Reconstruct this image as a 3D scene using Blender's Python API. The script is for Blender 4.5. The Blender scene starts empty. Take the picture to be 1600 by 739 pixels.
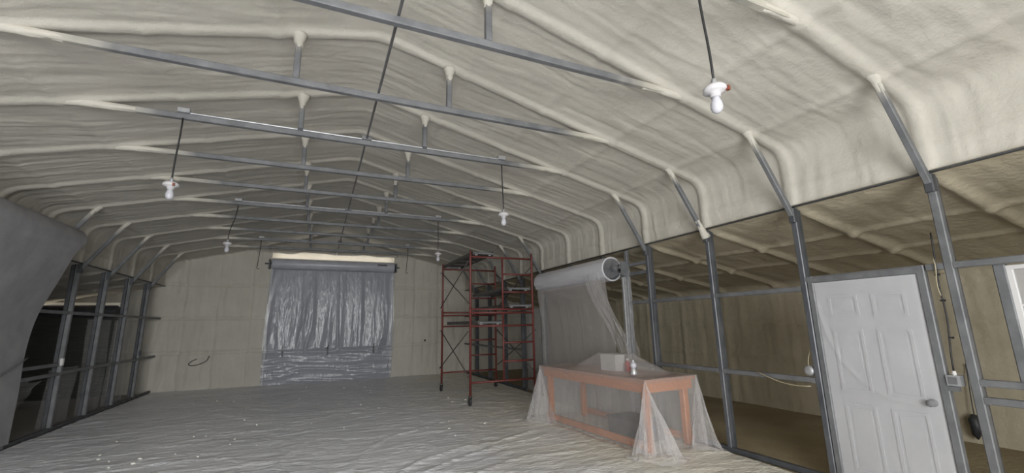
import bpy, bmesh, math, random
import numpy as np
from mathutils import Vector, Matrix

random.seed(7)
rng = np.random.default_rng(11)
SC = bpy.context.scene
COL = SC.collection

# ------------------------------------------------------------------ camera
cam = bpy.data.cameras.new('camera')
cam.sensor_width = 36.0
cam.lens = 667.9 / 1600 * 36.0
cam.clip_start = 0.05
cam_o = bpy.data.objects.new('camera', cam)
COL.objects.link(cam_o)
CR = Vector((0.91355783, -0.40625498, -0.01920892))
CU = Vector((-0.06476659, -0.19194515, 0.97926623))
CF = Vector((0.40151884, 0.89337223, 0.20166475))
cam_o.matrix_world = Matrix(((CR.x, CU.x, -CF.x, 0), (CR.y, CU.y, -CF.y, 0), (CR.z, CU.z, -CF.z, 1.629), (0, 0, 0, 1)))
SC.camera = cam_o

# ------------------------------------------------------------------ light
W = bpy.data.worlds.new('overcast_sky')
SC.world = W
W.use_nodes = True
W.node_tree.nodes['Background'].inputs[0].default_value = (0.80, 0.88, 1.0, 1)
W.node_tree.nodes['Background'].inputs[1].default_value = 1.0
SC.view_settings.view_transform = 'Standard'
SC.view_settings.look = 'None'
SC.view_settings.gamma = 1.0
SC.view_settings.use_curve_mapping = False
SC.view_settings.exposure = 0.22
SC.cycles.max_bounces = 8
SC.cycles.diffuse_bounces = 5
SC.cycles.glossy_bounces = 3
SC.cycles.transmission_bounces = 4
SC.cycles.transparent_max_bounces = 16
SC.cycles.use_adaptive_sampling = True
SC.cycles.adaptive_threshold = 0.03
SC.cycles.use_denoising = True


def area_light(name, loc, target, sx, sy, power, col):
    l = bpy.data.lights.new(name, 'AREA')
    l.shape = 'RECTANGLE'
    l.size = sx
    l.size_y = sy
    l.energy = power
    l.color = col
    o = bpy.data.objects.new(name, l)
    COL.objects.link(o)
    o.location = loc
    d = Vector(target) - Vector(loc)
    o.rotation_euler = d.to_track_quat('-Z', 'Y').to_euler()
    return o


# daylight entering through the open roll-up doorway behind the camera
area_light('doorway_daylight', (-0.6, -4.25, 1.85), (-0.6, 5, -3.6), 4.6, 3.3, 850, (0.975, 0.985, 0.965))
# daylight that leaks in above the drum of the far roll-up door
area_light('door_gap_daylight', (0.42, 15.24, 3.80), (0.42, 15.20, 4.1), 3.6, 0.06, 7, (1.0, 0.95, 0.85))

area_light('side_door_gap_daylight', (-5.97, 15.22, 2.24), (-5.97, 15.0, 2.7), 1.9, 0.05, 1.1, (1.0, 0.90, 0.72))

# ------------------------------------------------------------------ materials
MAT = {}


def mat(name, base, rough=0.6, metal=0.0, spec=0.5, vary=None, scale=4.0, bump=0.0, bscale=40.0, stretch=(1, 1, 1), detail=4.0,
        bump2=0.0, b2scale=8.0):
    m = bpy.data.materials.new(name)
    m.use_nodes = True
    nt = m.node_tree
    b = nt.nodes['Principled BSDF']
    b.inputs['Base Color'].default_value = (*base, 1)
    b.inputs['Roughness'].default_value = rough
    b.inputs['Metallic'].default_value = metal
    b.inputs['Specular IOR Level'].default_value = spec
    tc = nt.nodes.new('ShaderNodeTexCoord')
    mp = nt.nodes.new('ShaderNodeMapping')
    mp.inputs['Scale'].default_value = stretch
    nt.links.new(tc.outputs['Object'], mp.inputs['Vector'])
    if vary is not None:
        n = nt.nodes.new('ShaderNodeTexNoise')
        n.inputs['Scale'].default_value = scale
        n.inputs['Detail'].default_value = detail
        n.inputs['Roughness'].default_value = 0.6
        nt.links.new(mp.outputs['Vector'], n.inputs['Vector'])
        r = nt.nodes.new('ShaderNodeValToRGB')
        r.color_ramp.elements[0].position = 0.32
        r.color_ramp.elements[0].color = (*base, 1)
        r.color_ramp.elements[1].position = 0.68
        r.color_ramp.elements[1].color = (*vary, 1)
        nt.links.new(n.outputs['Fac'], r.inputs['Fac'])
        nt.links.new(r.outputs['Color'], b.inputs['Base Color'])
    prev = None
    for amt, bs in ((bump, bscale), (bump2, b2scale)):
        if amt:
            n2 = nt.nodes.new('ShaderNodeTexNoise')
            n2.inputs['Scale'].default_value = bs
            n2.inputs['Detail'].default_value = 5
            nt.links.new(mp.outputs['Vector'], n2.inputs['Vector'])
            bp = nt.nodes.new('ShaderNodeBump')
            bp.inputs['Strength'].default_value = amt
            bp.inputs['Distance'].default_value = 0.6 / bs
            nt.links.new(n2.outputs['Fac'], bp.inputs['Height'])
            if prev:
                nt.links.new(prev.outputs['Normal'], bp.inputs['Normal'])
            prev = bp
    if prev:
        nt.links.new(prev.outputs['Normal'], b.inputs['Normal'])
    MAT[name] = m
    return m


def clear_plastic(name, tint, haze, gloss_rough, edge=0.55, bumpamt=0.35, bscale=9.0, stretch=(1, 1, 1), dens=1.0):
    """thin film: mostly see-through, milky towards grazing angles, with a glossy sheen on its wrinkles"""
    m = bpy.data.materials.new(name)
    m.use_nodes = True
    nt = m.node_tree
    nt.nodes.remove(nt.nodes['Principled BSDF'])
    out = nt.nodes['Material Output']
    tr = nt.nodes.new('ShaderNodeBsdfTransparent')
    tr.inputs[0].default_value = (dens, dens, dens * 1.0, 1)
    p = nt.nodes.new('ShaderNodeBsdfPrincipled')
    p.inputs['Base Color'].default_value = (*tint, 1)
    p.inputs['Roughness'].default_value = gloss_rough
    p.inputs['Specular IOR Level'].default_value = 0.9
    lw = nt.nodes.new('ShaderNodeLayerWeight')
    lw.inputs['Blend'].default_value = 0.35
    mr = nt.nodes.new('ShaderNodeMapRange')
    mr.inputs['To Min'].default_value = haze
    mr.inputs['To Max'].default_value = edge
    nt.links.new(lw.outputs['Facing'], mr.inputs['Value'])
    tc = nt.nodes.new('ShaderNodeTexCoord')
    mp = nt.nodes.new('ShaderNodeMapping')
    mp.inputs['Scale'].default_value = stretch
    nt.links.new(tc.outputs['Object'], mp.inputs['Vector'])
    n = nt.nodes.new('ShaderNodeTexNoise')
    n.inputs['Scale'].default_value = bscale
    n.inputs['Detail'].default_value = 3
    nt.links.new(mp.outputs['Vector'], n.inputs['Vector'])
    bp = nt.nodes.new('ShaderNodeBump')
    bp.inputs['Strength'].default_value = bumpamt
    bp.inputs['Distance'].default_value = 0.05
    nt.links.new(n.outputs['Fac'], bp.inputs['Height'])
    nt.links.new(bp.outputs['Normal'], p.inputs['Normal'])
    nt.links.new(bp.outputs['Normal'], lw.inputs['Normal'])
    mx = nt.nodes.new('ShaderNodeMixShader')
    nt.links.new(mr.outputs['Result'], mx.inputs['Fac'])
    nt.links.new(tr.outputs[0], mx.inputs[1])
    nt.links.new(p.outputs[0], mx.inputs[2])
    nt.links.new(mx.outputs[0], out.inputs['Surface'])
    MAT[name] = m
    return m


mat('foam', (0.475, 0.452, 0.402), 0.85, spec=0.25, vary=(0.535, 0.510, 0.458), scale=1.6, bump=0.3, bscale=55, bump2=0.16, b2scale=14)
mat('foam_side_shaded', (0.40, 0.353, 0.262), 0.85, spec=0.25, vary=(0.47, 0.42, 0.32), scale=1.6, bump=0.35, bscale=55, bump2=0.3, b2scale=14)  # same foam, browner and darker: the lean-to's dim bounced light put into the colour
mat('steel', (0.12, 0.124, 0.132), 0.5, metal=0.25, vary=(0.18, 0.184, 0.195), scale=6, bump=0.08, bscale=60)
mat('steel_dark', (0.05, 0.053, 0.06), 0.5, metal=0.2, vary=(0.085, 0.09, 0.10), scale=6)
mat('steel_post', (0.062, 0.066, 0.076), 0.4, metal=0.2, vary=(0.115, 0.12, 0.135), scale=9, stretch=(1, 1, .35))
mat('conduit', (0.16, 0.16, 0.165), 0.4, metal=0.5)
mat('zinc', (0.30, 0.305, 0.32), 0.45, metal=0.5, vary=(0.42, 0.425, 0.44), scale=15)
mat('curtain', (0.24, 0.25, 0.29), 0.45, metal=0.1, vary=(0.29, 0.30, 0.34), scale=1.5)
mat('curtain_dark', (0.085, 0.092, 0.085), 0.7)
mat('drum_wrap', (0.50, 0.50, 0.535), 0.35, vary=(0.59, 0.59, 0.625), scale=5, bump=0.4, bscale=14, stretch=(1, .15, 1))
mat('drum_wrap_far', (0.36, 0.37, 0.42), 0.35, vary=(0.44, 0.45, 0.50), scale=3)
mat('dusty_sheet', (0.25, 0.25, 0.262), 0.6, vary=(0.32, 0.32, 0.335), scale=3, bump=0.5, bscale=70)
mat('door_white', (0.44, 0.44, 0.46), 0.6, vary=(0.50, 0.50, 0.52), scale=2.5, bump=0.15, bscale=90)
mat('smudge', (0.16, 0.16, 0.17), 0.7)
mat('wood', (0.33, 0.10, 0.022), 0.5, vary=(0.45, 0.155, 0.04), scale=5, stretch=(6, 1, 6), bump=0.1, bscale=30)
mat('wood_top', (0.25, 0.10, 0.05), 0.5, vary=(0.33, 0.145, 0.075), scale=5, stretch=(6, 1, 6))
mat('scaffold_red', (0.165, 0.032, 0.026), 0.5, vary=(0.125, 0.034, 0.03), scale=7)
mat('brace_grey', (0.10, 0.09, 0.085), 0.5, metal=0.4)
mat('board_dark', (0.075, 0.07, 0.065), 0.75, vary=(0.12, 0.11, 0.10), scale=6)
mat('rubber', (0.03, 0.03, 0.032), 0.7)
mat('black_cord', (0.012, 0.012, 0.014), 0.5)
mat('porcelain', (0.50, 0.485, 0.50), 0.35)
mat('bulb_white', (0.44, 0.44, 0.48), 0.25)
mat('red_wire', (0.16, 0.04, 0.02), 0.5)
mat('yellow_wire', (0.30, 0.26, 0.17), 0.5)
mat('box_white', (0.55, 0.54, 0.54), 0.6)
mat('red_plastic', (0.36, 0.05, 0.06), 0.45)
mat('dark_bin', (0.03, 0.033, 0.037), 0.5)
mat('crumb', (0.80, 0.78, 0.72), 0.8)
mat('sticker', (0.03, 0.035, 0.045), 0.5)
mat('glass_shiny', (0.75, 0.76, 0.80), 0.12, metal=0.75)
mat('ground', (0.42, 0.40, 0.37), 0.9)
clear_plastic('film', (0.72, 0.71, 0.73), 0.07, 0.14, edge=0.5, bumpamt=0.3, bscale=6)
clear_plastic('film_hang', (0.58, 0.56, 0.56), 0.27, 0.2, edge=0.75, bumpamt=0.2, bscale=4, stretch=(1, 1, .3))
clear_plastic('film_cone', (0.86, 0.84, 0.86), 0.10, 0.10, edge=0.78, bumpamt=0.6, bscale=12)
clear_plastic('film_table', (0.72, 0.69, 0.69), 0.12, 0.15, edge=0.6, bumpamt=0.35, bscale=8)
clear_plastic('film_door', (0.50, 0.51, 0.575), 0.42, 0.22, edge=0.85, bumpamt=0.35, bscale=5, stretch=(3, 1, .6))
clear_plastic('film_white', (0.52, 0.52, 0.545), 0.30, 0.4, edge=0.5, bumpamt=0.2, bscale=6)


def floor_material(name, a, b, dust, rough):
    m = mat(name, a, rough, spec=0.4, vary=b, scale=1.1, bump=0.35, bscale=24, bump2=0.4, b2scale=6, stretch=(0.7, 1.3, 1))
    nt = m.node_tree
    p = nt.nodes['Principled BSDF']
    src = p.inputs['Base Color'].links[0].from_socket
    tc = nt.nodes.new('ShaderNodeTexCoord')
    sx = nt.nodes.new('ShaderNodeSeparateXYZ')
    nt.links.new(tc.outputs['Object'], sx.inputs[0])
    nz = nt.nodes.new('ShaderNodeTexNoise')
    nz.inputs['Scale'].default_value = 0.9
    nz.inputs['Detail'].default_value = 5
    nt.links.new(tc.outputs['Object'], nz.inputs['Vector'])
    # overspray dust lies thickest along the right-hand wall
    ad = nt.nodes.new('ShaderNodeMath')
    ad.operation = 'MULTIPLY_ADD'
    nt.links.new(nz.outputs['Fac'], ad.inputs[0])
    ad.inputs[1].default_value = 4.0
    nt.links.new(sx.outputs['X'], ad.inputs[2])
    mr = nt.nodes.new('ShaderNodeMapRange')
    mr.inputs['From Min'].default_value = 3.6
    mr.inputs['From Max'].default_value = 6.0
    nt.links.new(ad.outputs[0], mr.inputs['Value'])
    mx = nt.nodes.new('ShaderNodeMix')
    mx.data_type = 'RGBA'
    nt.links.new(mr.outputs['Result'], mx.inputs[0])
    nt.links.new(src, mx.inputs[6])
    mx.inputs[7].default_value = (*dust, 1)
    nt.links.new(mx.outputs[2], p.inputs['Base Color'])
    return m


def oversprayed(name, src, axis, lo, hi, centre=0.0):
    """galvanised tube with a feathered film of foam overspray towards its foamed end"""
    m = MAT[src].copy()
    m.name = name
    nt = m.node_tree
    p = nt.nodes['Principled BSDF']
    srcs = p.inputs['Base Color'].links[0].from_socket
    tc = nt.nodes.new('ShaderNodeTexCoord')
    sx = nt.nodes.new('ShaderNodeSeparateXYZ')
    nt.links.new(tc.outputs['Object'], sx.inputs[0])
    sb = nt.nodes.new('ShaderNodeMath')
    sb.operation = 'SUBTRACT'
    nt.links.new(sx.outputs[axis], sb.inputs[0])
    sb.inputs[1].default_value = centre
    ab = nt.nodes.new('ShaderNodeMath')
    ab.operation = 'ABSOLUTE'
    nt.links.new(sb.outputs[0], ab.inputs[0])
    nz = nt.nodes.new('ShaderNodeTexNoise')
    nz.inputs['Scale'].default_value = 3.0
    nt.links.new(tc.outputs['Object'], nz.inputs['Vector'])
    ad = nt.nodes.new('ShaderNodeMath')
    ad.operation = 'MULTIPLY_ADD'
    nt.links.new(nz.outputs['Fac'], ad.inputs[0])
    ad.inputs[1].default_value = (hi - lo) * 1.2
    nt.links.new(ab.outputs[0], ad.inputs[2])
    mr = nt.nodes.new('ShaderNodeMapRange')
    mr.inputs['From Min'].default_value = lo + (hi - lo) * 0.6
    mr.inputs['From Max'].default_value = hi + (hi - lo) * 0.6
    mr.inputs['To Max'].default_value = 0.95
    nt.links.new(ad.outputs[0], mr.inputs['Value'])
    mx = nt.nodes.new('ShaderNodeMix')
    mx.data_type = 'RGBA'
    nt.links.new(mr.outputs['Result'], mx.inputs[0])
    nt.links.new(srcs, mx.inputs[6])
    mx.inputs[7].default_value = (0.48, 0.455, 0.395, 1)
    nt.links.new(mx.outputs[2], p.inputs['Base Color'])
    p.inputs['Metallic'].default_value = 0.15
    MAT[name] = m


oversprayed('steel_chord', 'steel', 'X', 2.0, 2.6, 0.41)
oversprayed('steel_strut', 'steel', 'Z', 4.22, 4.44)
oversprayed('steel_brace', 'steel', 'Z', 3.42, 3.66)
floor_material('floor_film', (0.66, 0.665, 0.71), (0.77, 0.775, 0.81), (0.72, 0.685, 0.61), 0.38)
mat('lean_floor', (0.26, 0.21, 0.13), 0.85, vary=(0.34, 0.28, 0.18), scale=1.2, bump=0.4, bscale=20)
mat('concrete', (0.30, 0.29, 0.28), 0.8)


# ------------------------------------------------------------------ helpers
def link(name, verts, faces, material, parent=None, smooth=False):
    me = bpy.data.meshes.new(name)
    if isinstance(verts, np.ndarray):
        verts = verts.reshape(-1, 3).tolist()
    me.from_pydata(verts, [], faces)
    me.materials.append(MAT[material])
    if smooth:
        me.polygons.foreach_set('use_smooth', [True] * len(me.polygons))
    me.update()
    o = bpy.data.objects.new(name, me)
    COL.objects.link(o)
    if parent:
        o.parent = parent
        o.matrix_parent_inverse = Matrix.Translation(-parent.location)
    return o


def tag(o, label=None, cat=None, group=None, kind=None):
    if label:
        o['label'] = label
    if cat:
        o['category'] = cat
    if group:
        o['group'] = group
    if kind:
        o['kind'] = kind
    return o


def thing(name, loc, label, cat, group=None):
    o = bpy.data.objects.new(name, None)
    o.empty_display_size = 0.1
    COL.objects.link(o)
    o.location = loc
    return tag(o, label, cat, group)


class MB:
    def __init__(self):
        self.v = []
        self.f = []

    def add(self, v, f):
        n = len(self.v)
        self.v += [tuple(p) for p in v]
        self.f += [tuple(i + n for i in q) for q in f]
        return self

    def box(self, x0, x1, y0, y1, z0, z1):
        return self.add([(x0, y0, z0), (x1, y0, z0), (x1, y1, z0), (x0, y1, z0), (x0, y0, z1), (x1, y0, z1), (x1, y1, z1), (x0, y1, z1)],
                        [(0, 3, 2, 1), (4, 5, 6, 7), (0, 1, 5, 4), (1, 2, 6, 5), (2, 3, 7, 6), (3, 0, 4, 7)])

    def beam(self, a, b, w, h, side=(0, 1, 0), ch=0.12):
        """square tube with slightly rounded edges; w along `side`, h across it"""
        a, b = Vector(a), Vector(b)
        d = (b - a).normalized()
        s = Vector(side)
        s = (s - d * s.dot(d)).normalized()
        t = d.cross(s)
        c = min(w, h) * ch
        pr = []
        for sx, sy in ((1, 1), (-1, 1), (-1, -1), (1, -1)):
            X, Y = sx * w / 2, sy * h / 2
            if sx * sy > 0:
                pr += [(X, Y - sy * c), (X - sx * c, Y)]
            else:
                pr += [(X - sx * c, Y), (X, Y - sy * c)]
        n = len(pr)
        v = [a + s * x + t * y for x, y in pr] + [b + s * x + t * y for x, y in pr]
        f = [(i, (i + 1) % n, n + (i + 1) % n, n + i) for i in range(n)]
        f += [tuple(range(n - 1, -1, -1)), tuple(range(n, 2 * n))]
        return self.add(v, f)

    def tube(self, pts, r, n=8, caps=True):
        pts = [Vector(p) for p in pts]
        rr = r if isinstance(r, (list, tuple)) else [r] * len(pts)
        v = []
        prev = None
        for i, p in enumerate(pts):
            d = (pts[min(i + 1, len(pts) - 1)] - pts[max(i - 1, 0)]).normalized()
            if prev is None:
                ref = Vector((0, 0, 1)) if abs(d.z) < 0.9 else Vector((1, 0, 0))
                s = d.cross(ref).normalized()
            else:
                s = (prev - d * prev.dot(d)).normalized()
            prev = s
            t = d.cross(s)
            v += [p + (s * math.cos(2 * math.pi * k / n) + t * math.sin(2 * math.pi * k / n)) * rr[i] for k in range(n)]
        f = []
        for i in range(len(pts) - 1):
            for k in range(n):
                f.append((i * n + k, i * n + (k + 1) % n, (i + 1) * n + (k + 1) % n, (i + 1) * n + k))
        if caps:
            f.append(tuple(range(n - 1, -1, -1)))
            m = (len(pts) - 1) * n
            f.append(tuple(range(m, m + n)))
        return self.add(v, f)

    def lathe(self, prof, loc, n=16, axis='z'):
        v = []
        for r, h in prof:
            for k in range(n):
                a = 2 * math.pi * k / n
                if axis == 'z':
                    v.append((loc[0] + r * math.cos(a), loc[1] + r * math.sin(a), loc[2] + h))
                elif axis == 'y':
                    v.append((loc[0] + r * math.cos(a), loc[1] + h, loc[2] + r * math.sin(a)))
                else:
                    v.append((loc[0] + h, loc[1] + r * math.cos(a), loc[2] + r * math.sin(a)))
        f = []
        for i in range(len(prof) - 1):
            for k in range(n):
                f.append((i * n + k, i * n + (k + 1) % n, (i + 1) * n + (k + 1) % n, (i + 1) * n + k))
        f.append(tuple(range(n - 1, -1, -1)))
        m = (len(prof) - 1) * n
        f.append(tuple(range(m, m + n)))
        return self.add(v, f)

    def build(self, name, material, parent=None, smooth=False):
        return link(name, self.v, self.f, material, parent, smooth)


def grid_mesh(name, P, material, parent=None, smooth=True, mask=None):
    a, b = P.shape[:2]
    idx = np.arange(a * b).reshape(a, b)
    q = np.stack([idx[:-1, :-1], idx[1:, :-1], idx[1:, 1:], idx[:-1, 1:]], -1).reshape(-1, 4)
    if mask is not None:
        q = q[mask[:-1, :-1].reshape(-1)]
    me = bpy.data.meshes.new(name)
    n = a * b
    me.vertices.add(n)
    me.vertices.foreach_set('co', P.reshape(-1).astype(np.float32))
    me.loops.add(q.size)
    me.loops.foreach_set('vertex_index', q.reshape(-1).astype(np.int32))
    me.polygons.add(len(q))
    me.polygons.foreach_set('loop_start', np.arange(0, q.size, 4, dtype=np.int32))
    me.polygons.foreach_set('use_smooth', np.full(len(q), smooth))
    me.materials.append(MAT[material])
    me.update(calc_edges=True)
    me.validate()
    o = bpy.data.objects.new(name, me)
    COL.objects.link(o)
    if parent:
        o.parent = parent
        o.matrix_parent_inverse = Matrix.Translation(-parent.location)
    return o


def vnoise(x, y, seed=0):
    """smooth value noise in [-1, 1]"""
    x = np.asarray(x, float) + 1000
    y = np.asarray(y, float) + 1000
    xi = np.floor(x).astype(np.int64)
    yi = np.floor(y).astype(np.int64)
    fx, fy = x - xi, y - yi
    fx = fx * fx * fx * (fx * (fx * 6 - 15) + 10)
    fy = fy * fy * fy * (fy * (fy * 6 - 15) + 10)

    def h(a, b):
        n = (a * 374761393 + b * 668265263 + seed * 974634777) & 0x7fffffff
        n = ((n ^ (n >> 13)) * 1274126177) & 0x7fffffff
        return ((n ^ (n >> 16)) & 0xffff) / 32767.5 - 1
    a = h(xi, yi) * (1 - fx) + h(xi + 1, yi) * fx
    b = h(xi, yi + 1) * (1 - fx) + h(xi + 1, yi + 1) * fx
    return a * (1 - fy) + b * fy


def fbm(x, y, seed=0, o=4):
    t = 0
    amp = 1.0
    for k in range(o):
        t = t + amp * vnoise(x * 2 ** k, y * 2 ** k, seed + k * 17)
        amp *= 0.5
    return t / 1.8


def sstep(a, b, x):
    t = np.clip((x - a) / (b - a), 0, 1)
    return t * t * (3 - 2 * t)


# ------------------------------------------------------------------ dimensions
YK = lambda k: 1.7875 + 1.22 * k          # frame positions (frame 11 is the far wall)
XR, XL, XC = 4.86, -4.04, 0.41            # post lines, ridge
YN, YF = -4.31, 15.21                     # near and far end walls
XRO, XLO = 8.0, -7.25                     # outer walls of the two lean-tos
FRAMES = [YK(k) for k in range(-5, 12)]
FR = np.array(FRAMES)


def frame_dist(y):
    return np.min(np.abs(np.asarray(y)[..., None] - FR), -1)


# ------------------------------------------------------------------ floor
fl = MB().box(XLO - 0.3, XRO + 0.3, YN - 9, YF + 0.4, -0.25, -0.035).build('floor', 'concrete')
tag(fl, kind='structure')
lf = MB().box(XR - 0.02, XRO + 0.1, YN, YF, -0.06, -0.012).build('floor_lean_to_right', 'lean_floor')
tag(lf, kind='structure')
lf = MB().box(XLO - 0.1, XL + 0.02, YN, YF, -0.06, -0.012).build('floor_lean_to_left', 'concrete')
tag(lf, kind='structure')

# wrinkled plastic sheeting on the main floor
xs = np.arange(XL + 0.03, XR - 0.02, 0.035)
ys = np.arange(YN, YF - 0.02, 0.04)
Y, X = np.meshgrid(ys, xs, indexing='ij')
wx = X + 0.5 * fbm(X * 0.5, Y * 0.5, 3)
wy = Y + 0.5 * fbm(X * 0.5, Y * 0.5, 5)
r1 = np.clip(1 - np.abs(fbm(wx * 0.45 + wy * 0.12, wy * 1.9, 21, 3)) * 2.6, 0, 1) ** 3
r2 = np.clip(1 - np.abs(fbm(wx * 0.9 - wy * 0.5, wy * 1.3 + wx * 0.5, 41, 3)) * 3.2, 0, 1) ** 3
Z = 0.014 * r1 * (0.5 + 0.5 * fbm(X * .4, Y * .4, 8)) + 0.009 * r2 + 0.006 * fbm(wx * 3, wy * 5, 61, 3) + 0.004 * fbm(X * 1.2, Y * 9, 71, 2)
FOLDS = [([(0.49, 5.2), (0.494, 5.823), (0.702, 6.48), (1.029, 7.05), (1.396, 7.243), (1.753, 7.433), (2.07, 7.74)], 0.016, 0.03),
         ([(0.3, 4.4), (0.956, 5.381), (1.33, 5.741), (1.921, 6.0), (2.482, 6.063), (3.202, 6.438)], 0.018, 0.035),
         ([(0.6, 4.5), (1.218, 5.245), (1.716, 5.596), (2.407, 5.88), (3.117, 5.998)], 0.016, 0.032),
         ([(1.2, 4.3), (1.756, 4.965), (2.42, 5.283), (3.173, 5.163)], 0.015, 0.032),
         ([(-0.4, 6.0), (-0.326, 6.414), (-0.136, 7.247)], 0.014, 0.028),
         ([(-2.6, 7.0), (-2.001, 7.101), (-1.571, 7.154), (-1.0, 7.05)], 0.014, 0.03)]
for pts, hh, ww in FOLDS:
    dmin = np.full(X.shape, 9.0)
    for (ax, ay), (bx, by) in zip(pts[:-1], pts[1:]):
        L2 = (bx - ax) ** 2 + (by - ay) ** 2
        t = np.clip(((X - ax) * (bx - ax) + (Y - ay) * (by - ay)) / L2, 0, 1)
        dmin = np.minimum(dmin, np.hypot(X - ax - t * (bx - ax), Y - ay - t * (by - ay)))
    Z = Z + hh * np.exp(-(dmin / ww) ** 2)
Z = np.maximum(Z, -0.005)
fs = grid_mesh('plastic_floor_sheet', np.stack([X, Y, Z], -1), 'floor_film')
tag(fs, 'wrinkled dusty grey plastic sheeting spread over the main floor', 'plastic sheet')


# ------------------------------------------------------------------ foam shells
def profile(pts, step=0.035):
    """resample a polyline with equal steps; returns points, inward normals and arc length"""
    pts = np.array(pts, float)
    seg = np.hypot(*np.diff(pts, axis=0).T)
    s = np.concatenate([[0], np.cumsum(seg)])
    n = int(s[-1] / step) + 1
    ss = np.linspace(0, s[-1], n)
    x = np.interp(ss, s, pts[:, 0])
    z = np.interp(ss, s, pts[:, 1])
    k = np.ones(7) / 7
    xp = np.convolve(np.pad(x, 3, mode='reflect', reflect_type='odd'), k, 'valid')
    zp = np.convolve(np.pad(z, 3, mode='reflect', reflect_type='odd'), k, 'valid')
    tx, tz = np.gradient(xp), np.gradient(zp)
    L = np.hypot(tx, tz)
    return xp, zp, tz / L, -tx / L, ss


def zroof(u):
    return 3.98 + 0.25 * (2.65 - u) + 0.035


main_prof = [(XL - 0.03, 2.89), (XL - 0.03, zroof(4.40) - 0.12), (XL + 0.08, zroof(4.34))]
main_prof += [(XC - u, zroof(u)) for u in (3, 2, 1, 0.12)] + [(XC, zroof(0.05))] + [(XC + u, zroof(u)) for u in (0.12, 1, 2, 3)]
main_prof += [(XR - 0.08, zroof(4.34)), (XR + 0.03, zroof(4.40) - 0.12), (XR + 0.03, 2.89)]
px, pz, nx, nz, ss = profile(main_prof)
yy = np.concatenate([np.arange(YN, 1.0, 0.04), np.arange(1.0, YF + 0.02, 0.02)])
Yg, Sg = np.meshgrid(yy, ss, indexing='ij')
ug = np.abs(px - XC)[None, :] * np.ones_like(Yg)
fd = frame_dist(yy)[:, None] * np.ones_like(Sg)
wob = 0.012 * fbm(Sg * 2.2, Yg * 0.7, 5, 3)
D = 0.028 * (1 - sstep(0.018, 0.10, fd + wob)) + 0.012 * np.exp(-((fd + wob) / 0.16) ** 2)
# hat channels under the foam, running the length of the roof
for u0 in (0.95, 1.95, 2.95, 3.95):
    D += 0.013 * np.exp(-((ug - u0 + 0.02 * fbm(Yg * 1.5, Sg * 0, 9, 2)) / 0.055) ** 2)
vert = (pz < 3.45)[None, :] * np.ones_like(Yg)
D += 0.012 * np.exp(-((pz[None, :] - 3.10) / 0.03) ** 2) * vert
# spray passes: long ripples that run with the rafters, and lumps
D += 0.010 * np.abs(fbm(Sg * 0.7 + 2 * fbm(Yg * .4, Sg * .2, 3, 2), Yg * 9 + 1.6 * fbm(Sg * 0.9, Yg * 0.8, 26, 2), 19, 2)) * sstep(0.06, 0.2, fd)
D += 0.009 * fbm(Sg * 0.9 + 3 * fbm(Yg * .4, Sg * .2, 3, 2), Yg * 9 + 1.3 * fbm(Sg * 0.8, Yg * 0.5, 6, 2), 12, 3) * sstep(0.06, 0.2, fd)
D += 0.005 * fbm(Sg * 3, Yg * 3, 31, 3) + 0.002 * fbm(Sg * 9, Yg * 9, 33, 2)
P = np.stack([px[None, :] + nx[None, :] * D, Yg, pz[None, :] + nz[None, :] * D], -1)
P[..., 2] = np.maximum(P[..., 2], 2.88)
ceil_o = grid_mesh('ceiling', P, 'foam')
tag(ceil_o, kind='structure')


def lean_shell(name, sgn, xin, xout, mname, nameroof):
    z0, z1 = 2.893, 2.893 - 0.19 * abs(xout - xin)
    pr = [(xin, z0), (xin + sgn * 1.0, z0 - 0.19), (xout - sgn * 0.08, z1 + 0.015), (xout, z1 - 0.08), (xout, -0.02)]
    if sgn > 0:
        pr = pr[::-1]
        pr = pr[::-1]
    x, z, ax, az, s = profile(pr, 0.04)
    if sgn > 0:
        pass
    # inward = down / towards the main hall
    inx, inz = ax, az
    if inz[3] > 0:
        inx, inz = -inx, -inz
    yy = np.arange(YN, YF + 0.02, 0.035)
    Yg, Sg = np.meshgrid(yy, s, indexing='ij')
    fd = frame_dist(yy)[:, None] * np.ones_like(Sg)
    wall = (z < z1 - 0.05)[None, :] * np.ones_like(Yg)
    D = 0.05 * np.exp(-((fd + 0.02 * fbm(Sg * 2, Yg, 5, 2)) / 0.06) ** 2) * (1 - 0.65 * wall)
    for d0 in (1.15, 2.0):
        D += 0.032 * np.exp(-((Sg - d0 + 0.05 * fbm(Yg * 1.2, Sg * 0, 9, 2)) / 0.05) ** 2) * (1 - wall)
    D += 0.011 * fbm(Sg * 0.9, Yg * 8, 12, 3) * (1 - wall)
    D += 0.018 * fbm(Sg * 0.8, Yg * 7, 15, 3) * wall
    for zg in (0.95, 1.55):
        D += 0.022 * np.exp(-((z[None, :] - zg + 0.02 * fbm(Yg * 2, Sg * 0, 4, 2)) / 0.05) ** 2) * wall
    D += 0.007 * fbm(Sg * 3, Yg * 3, 31, 3)
    D *= sstep(-0.02, 0.35, Sg)
    P = np.stack([x[None, :] + inx[None, :] * D, Yg, z[None, :] + inz[None, :] * D], -1)
    k = int(np.argmax(z < z1 - 0.05))
    tag(grid_mesh(nameroof, P[:, :k + 1], mname), kind='structure')
    tag(grid_mesh(name, P[:, k:], mname), kind='structure')


lean_shell('wall_outer_right', 1, XR - 0.02, XRO, 'foam_side_shaded', 'ceiling_lean_to_right')
lean_shell('wall_outer_left', -1, XL + 0.02, XLO, 'foam', 'ceiling_lean_to_left')

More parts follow.
